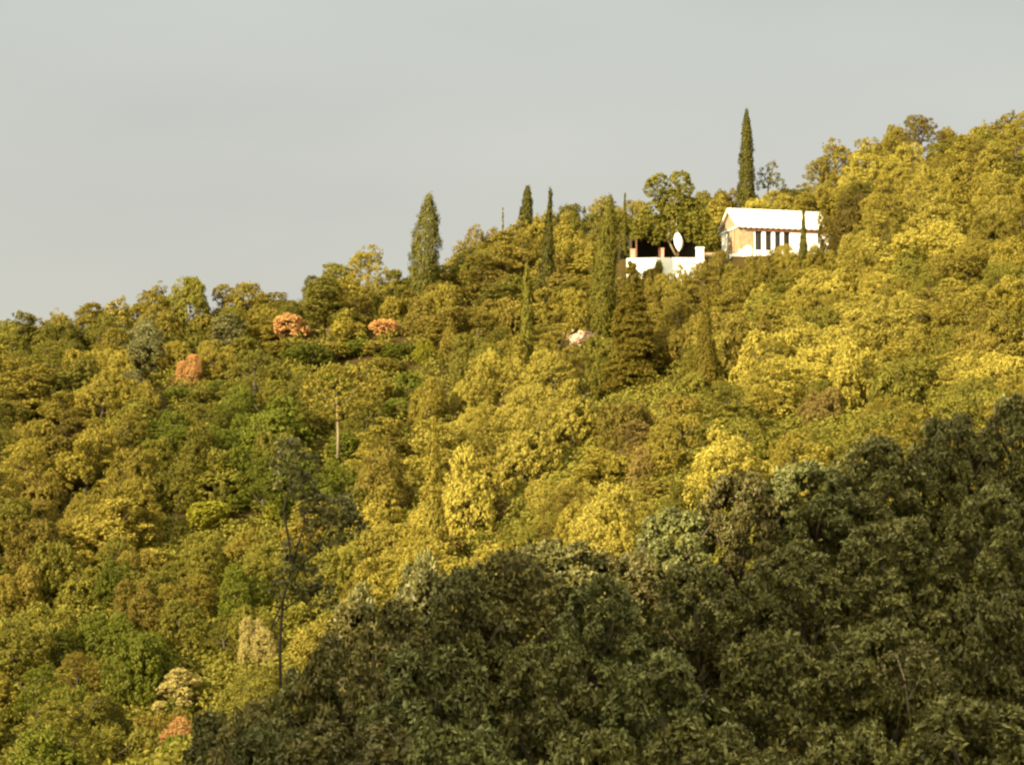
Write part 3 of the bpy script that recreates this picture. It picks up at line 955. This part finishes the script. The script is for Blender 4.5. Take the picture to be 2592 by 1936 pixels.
# taller scrub where the wood goes on beyond both sides of the view
n = 2600
Y2 = np.sqrt(r3.uniform(70 ** 2, 285 ** 2, n)); X2 = Y2 * r3.uniform(.235, .42, n) * r3.choice([-1, 1], n)
c2 = np.stack([X2, Y2, ground(X2, Y2) + .7], 1)
v2, q2, t2 = clumps(c2, np.tile((0, -.2, 1.0), (n, 1)), r3.uniform(1.2, 2.6, n), 90, .5, r3)
v, q, tn = np.concatenate([v, v2]), np.concatenate([q, q2 + len(v)]), np.concatenate([tn, t2])
tag(obj("undergrowth", mesh_quads("undergrowth", v, q, tn), LEAF["olive"]), "low olive brown scrub between the trees of the hillside", "undergrowth", kind="stuff")

# ------------------------------------------------------------------ the white house
LEN, DEP, EAVE, RISE = 9.2, 5.4, 3.28, 1.78
house = empty("white_house", H0 + np.array((0, 0, 0)), HTH)
tag(house, "white villa with pale tiled roof high on the wooded hillside", "house")
OPEN = [(1.62, 2.32), (2.68, 3.32), (3.64, 4.26), (4.54, 5.20)]
ZB, ZT = .9, 2.78
m = MB()
xs = [1.5] + [v for o in OPEN for v in o] + [LEN]
for a, b in zip(xs[0::2], xs[1::2]):
    m.box(a, b, 0, .32, ZB, ZT)                               # piers
m.box(0, LEN, -.004, .32, -.6, ZB)
m.box(1.5, LEN, 0, .32, ZT, EAVE)
m.box(LEN - .3, LEN, .32, DEP - .3, -.6, EAVE)
m.box(0, LEN, DEP - .3, DEP, -.6, EAVE)
m.box(.3, LEN - .3, 2.6, 2.7, -.5, EAVE - .02)
m.box(0.0, .3, 3.6, DEP - .3, -.6, EAVE - .02)
obj("wall", m.mesh("wall"), WHITE, house)
obj("stone_panel", MB().box(0, 1.5, -.006, .3, ZB, EAVE).mesh("stone_panel"), STONE, house)
gm = MB(); gm.box(0, .28, .3, 3.6, -.6, EAVE)
obj("side_wall", gm.mesh("side_wall"), STONE, house)
gv = MB()
gv.v = [(0, 0, EAVE), (0, DEP, EAVE), (0, DEP / 2, EAVE + RISE), (.28, 0, EAVE), (.28, DEP, EAVE), (.28, DEP / 2, EAVE + RISE)]
gv.f = [[0, 2, 1], [3, 4, 5], [0, 3, 5, 2], [2, 5, 4, 1], [1, 4, 3, 0]]
o = obj("gable", gv.mesh("gable"), GABLE, house)
obj("cornice", MB().box(-.12, -.002, -.05, DEP + .05, EAVE - .2, EAVE - .02).mesh("cornice"), WHITE, o)
obj("drainpipe", MB().tube([(-.09, 1.5, -.3), (-.09, 1.5, EAVE - .22)], [.07, .07], 8).mesh("drainpipe", True), GABLE, house)
obj("door", MB().box(-.03, .0, 2.35, 3.2, 0.02, 2.15).mesh("door"), GABLE, house)
obj("fascia", MB().box(.6, LEN, -.09, -.008, ZT - .03, ZT + .25).mesh("fascia"), WOOD, house)
for i, (a, b) in enumerate(OPEN):
    w = empty("window", (0, 0, 0)); w.parent = house
    f = MB()
    f.box(a, a + .05, .2, .27, ZB, ZT).box(b - .05, b, .2, .27, ZB, ZT).box(a + .05, b - .05, .2, .27, ZT - .06, ZT).box(a + .05, b - .05, .2, .27, ZB, ZB + .06)
    obj("frame", f.mesh("frame"), SHUT, w)
    mid = (a + b) / 2
    obj("pane", MB().box(mid, b - .05, .22, .24, ZB + .06, ZT - .06).mesh("pane"), GLASS, w)
    s = MB(); s.box(a + .05, mid, .215, .25, ZB + .06, ZT - .06)
    for k in range(14):
        z = ZB + .1 + k * .128
        s.box(a + .07, mid - .02, .2, .214, z, z + .07)
    obj("shutter", s.mesh("shutter"), SHUT, w)


def roof_sheet():
    """both slopes in big rounded tiles whose ends scallop the eave"""
    nx, ny, pitch, over = 340, 14, .57, .3
    V, Q = [], []
    for side in (0, 1):
        b0 = sum(len(v) for v in V)
        x = np.linspace(-.28, LEN + .25, nx); s = np.linspace(0, 1, ny)
        X, S_ = np.meshgrid(x, s)
        half = DEP / 2 + over
        ph = np.abs(((X / pitch) % 1) - .5) * 2
        bump = .13 * np.sqrt(np.clip(1 - ph ** 2, 0, 1)) + .03 * (S_ * 7 % 1) * (S_ < .99)
        yy_ = (S_ - 1) * half                                   # -half at eave .. 0 at ridge
        zz_ = EAVE + RISE + .08 - (1 - S_) * RISE * half / (DEP / 2) + bump
        zz_[0] -= .27 * np.sqrt(np.clip(1 - ph[0] ** 2, 0, 1))
        Y_ = DEP / 2 + (yy_ if side == 0 else -yy_)
        V.append(np.stack([X.ravel(), Y_.ravel(), zz_.ravel()], 1))
        I = np.arange(nx * ny).reshape(ny, nx) + b0
        qd = np.stack([I[:-1, :-1], I[:-1, 1:], I[1:, 1:], I[1:, :-1]], -1).reshape(-1, 4)
        Q.append(qd if side == 0 else qd[:, ::-1])
    return mesh_quads("roof", np.concatenate(V), np.concatenate(Q), smooth=True)


rf = obj("roof", roof_sheet(), TILE, house)
md = rf.modifiers.new("thick", 'SOLIDIFY'); md.thickness = .07; md.offset = -1
rc = MB().tube([(-.32, DEP / 2, EAVE + RISE + .13), (LEN + .28, DEP / 2, EAVE + RISE + .13)], [.13, .13], 10)
obj("ridge_tile", rc.mesh("ridge_tile", True), TILE, rf)
vg = MB()
for sgn in (0, 1):
    ye = -.42 if sgn == 0 else DEP + .42
    ze = EAVE + RISE - RISE * (DEP / 2 + .42) / (DEP / 2)
    vg.tube([(-.3, ye, ze + .06), (-.3, DEP / 2, EAVE + RISE + .06)], [.1, .1], 6)
obj("verge", vg.mesh("verge", True), TILE, rf)
# annex further right, half hidden by the trees
an = MB().box(LEN + .02, LEN + 3.2, .6, DEP - .5, -.6, 2.6)
obj("annex_wall", an.mesh("annex_wall"), WHITE, house)

# ------------------------------------------------------------------ terrace wall and what stands round it
def wall_run(name, pxs, mat, label, cat, thick=.35):
    """low wall through points given as (x px, top y px, bottom y px, distance)"""
    L = [(P(x, yt, Y), P(x, yb, Y)) for (x, yt, yb, Y) in pxs]
    o0 = L[0][1]
    b = MB()
    for (t_, b_) in L:
        for dy in (0, thick):
            b.v.append((t_[0] - o0[0], t_[1] - o0[1] + dy, t_[2] - o0[2])); b.v.append((b_[0] - o0[0], b_[1] - o0[1] + dy, b_[2] - o0[2] - 1.2))
    for i in range(len(L) - 1):
        k = i * 4; j = k + 4
        b.f += [[k + 1, j + 1, j, k], [k, j, j + 2, k + 2], [k + 2, j + 2, j + 3, k + 3], [k + 3, j + 3, j + 1, k + 1]]
    e = len(b.v) - 4
    b.f += [[0, 2, 3, 1], [e, e + 1, e + 3, e + 2]]
    o = obj(name, b.mesh(name), mat); o.location = tuple(o0)
    return tag(o, label, cat)


tw = wall_run("terrace_wall", [(1586, 654, 682, 241), (1680, 652, 682, 241.2), (1783, 653, 684, 241.5)], WHITE, "low white terrace wall below the big ragged pine", "wall")
pc = P(1772, 655, 241.4)
gp = MB().box(-.36, .36, -.1, .55, -.6, 1.0).box(-.42, .42, -.16, .61, 1.002, 1.1)
o = obj("gate_pillar", gp.mesh("gate_pillar"), WHITE); o.location = tuple(pc); tag(o, "square white pillar at the right end of the terrace wall", "pillar")
wall_run("garden_wall", [(1784, 640, 690, 243), (1822, 638, 690, 243.2)], STONE, "tan stone wall with pale coping right of white pillar", "wall")
wall_run("stair_ramp", [(1828, 668, 688, 241.6), (1842, 644, 684, 242.2), (1872, 641, 672, 243)], WHITE, "white sloping ramp wall at the foot of the house", "wall", 1.3)
wall_run("porch_wall", [(1915, 636, 652, 243.6), (1955, 634, 650, 244)], WHITE, "short white wall below the house windows", "wall")
dm = MB()
rows = 9
for i in range(rows + 1):
    a = math.pi / 2 * i / rows
    for k in range(16):
        th = 6.283 * k / 16
        dm.v.append((.62 * math.cos(a) ** .8 * math.cos(th), .62 * math.cos(a) ** .8 * math.sin(th), -.3 + 1.25 * math.sin(a)))
for i in range(rows):
    for k in range(16):
        dm.f.append([i * 16 + k, i * 16 + (k + 1) % 16, (i + 1) * 16 + (k + 1) % 16, (i + 1) * 16 + k])
o = obj("oven_dome", dm.mesh("oven_dome", True), WHITE); pd = P(1891, 646, 243.2); o.location = tuple(pd)
o.rotation_euler = (0, math.radians(14), 0)
tag(o, "rounded white dome at the house's front left corner", "dome")

# white teardrop hanging under the pine
td = MB()
prof = [(0, .02), (.12, .14), (.35, .30), (.7, .42), (1.05, .45), (1.4, .38), (1.75, .22), (2.0, .11), (2.3, .02)]
for (z, rr) in prof:
    for k in range(14):
        th = 6.283 * k / 14
        td.v.append((rr * math.cos(th) - .18 * (z / 2.3) ** 2 * 1.5, rr * .8 * math.sin(th), z))
for i in range(len(prof) - 1):
    for k in range(14):
        td.f.append([i * 14 + k, i * 14 + (k + 1) % 14, (i + 1) * 14 + (k + 1) % 14, (i + 1) * 14 + k])
hc = empty("hanging_chair", P(1719, 637, 245.6)); tag(hc, "white teardrop shape hanging in the shade under the ragged pine", "hanging chair")
obj("shell", td.mesh("shell", True), WHITE, hc)
obj("cord", MB().tube([(-.27, 0, 2.28), (-.2, .3, 3.2)], [.02, .02], 5).mesh("cord", True), WHITE, hc)

# near-black boards standing in for the dense shade under the pine
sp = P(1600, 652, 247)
she = empty("shade_standin", sp); tag(she, "dark shade stand-in with reddish posts behind the terrace wall", "shade stand-in")
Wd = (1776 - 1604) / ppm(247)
obj("shade_back", MB().box(0, Wd, 4.2, 4.3, -.4, 2.4).mesh("shade_back"), SHADE_TONE, she)
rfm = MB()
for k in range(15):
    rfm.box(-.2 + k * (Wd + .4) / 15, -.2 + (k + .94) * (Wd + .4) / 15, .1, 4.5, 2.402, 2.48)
obj("roof", rfm.mesh("roof"), SHADE_TONE, she)  # top boards of the shade stand-in
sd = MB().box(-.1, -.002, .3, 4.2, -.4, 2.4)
obj("shade_side", sd.mesh("shade_side"), SHADE_TONE, she)
for x in (.35, 2.6, 4.4, Wd - .1):
    obj("post", MB().box(x, x + .16, .4, .56, -.4, 2.4).mesh("post"), WOOD, she)
for i, (x, y, w, h, lab) in enumerate([(1602, 636, .45, .9, "pinkish post at the left end of the terrace wall"), (1677, 634, .28, .9, "pinkish post in front of the dark shelter's middle")]):
    o = obj("wall_post", MB().box(-w / 2, w / 2, 0, w, -1.2, h * .5).box(-w / 2 - .04, w / 2 + .04, -.04, w + .04, h * .5 + .002, h * .5 + .08).mesh("wall_post"), PINKPOST)
    o.location = tuple(P(x, y + 8, 242.3)); tag(o, lab, "post", "posts on the terrace")

# broken stone bank between the two cypress columns
rb = MB(); rr_ = np.random.default_rng(41)
c0 = P(1465, 800, 233)
base_z = float(ground(c0[0], c0[1]))
bank = empty("rubble_wall", (c0[0], c0[1], min(c0[2], base_z))); tag(bank, "bare pinkish stone bank showing between two cypress columns", "stone wall")
for k in range(46):
    x, z = rr_.uniform(-1.6, 1.5), rr_.uniform(0, 1.7)
    s = rr_.uniform(.16, .36); y = z * .35 + rr_.uniform(-.1, .1)
    b0 = len(rb.v); nv = []
    rot = Matrix.Rotation(rr_.uniform(0, 3), 3, Vector(rr_.normal(0, 1, 3)).normalized())
    for c in ((-1, -1, -1), (1, -1, -1), (1, 1, -1), (-1, 1, -1), (-1, -1, 1), (1, -1, 1), (1, 1, 1), (-1, 1, 1)):
        vv = rot @ Vector((c[0] * s * .6 * rr_.uniform(.7, 1.1), c[1] * s * .5 * rr_.uniform(.7, 1.1), c[2] * s * .4 * rr_.uniform(.7, 1.1)))
        rb.v.append((x + vv.x, y + vv.y, z + vv.z))
    rb.f += [[b0 + i for i in q] for q in ((0, 3, 2, 1), (4, 5, 6, 7), (0, 1, 5, 4), (1, 2, 6, 5), (2, 3, 7, 6), (3, 0, 4, 7))]
bb = MB()
bb.v = [(-1.8, -.15, -.8), (1.7, -.15, -.8), (1.6, .55, 1.75), (-.4, .45, 1.3), (-1.6, .3, .8), (-1.8, 1.6, -.8), (1.7, 1.6, -.8), (1.6, 1.6, 1.75), (-.4, 1.6, 1.3), (-1.6, 1.6, .8)]
bb.f = [[0, 1, 2, 3, 4], [9, 8, 7, 6, 5], [4, 3, 8, 9], [3, 2, 7, 8], [1, 6, 7, 2], [0, 4, 9, 5]]
obj("core", bb.mesh("core"), RUBBLE, bank)
obj("stones", rb.mesh("stones"), RUBBLE, bank)

bpy.context.view_layer.update()
print("PLANTS", len(plants), "seen", len(seen), {k: sum(p["kind"] == k for p in seen) for k in PROTO})
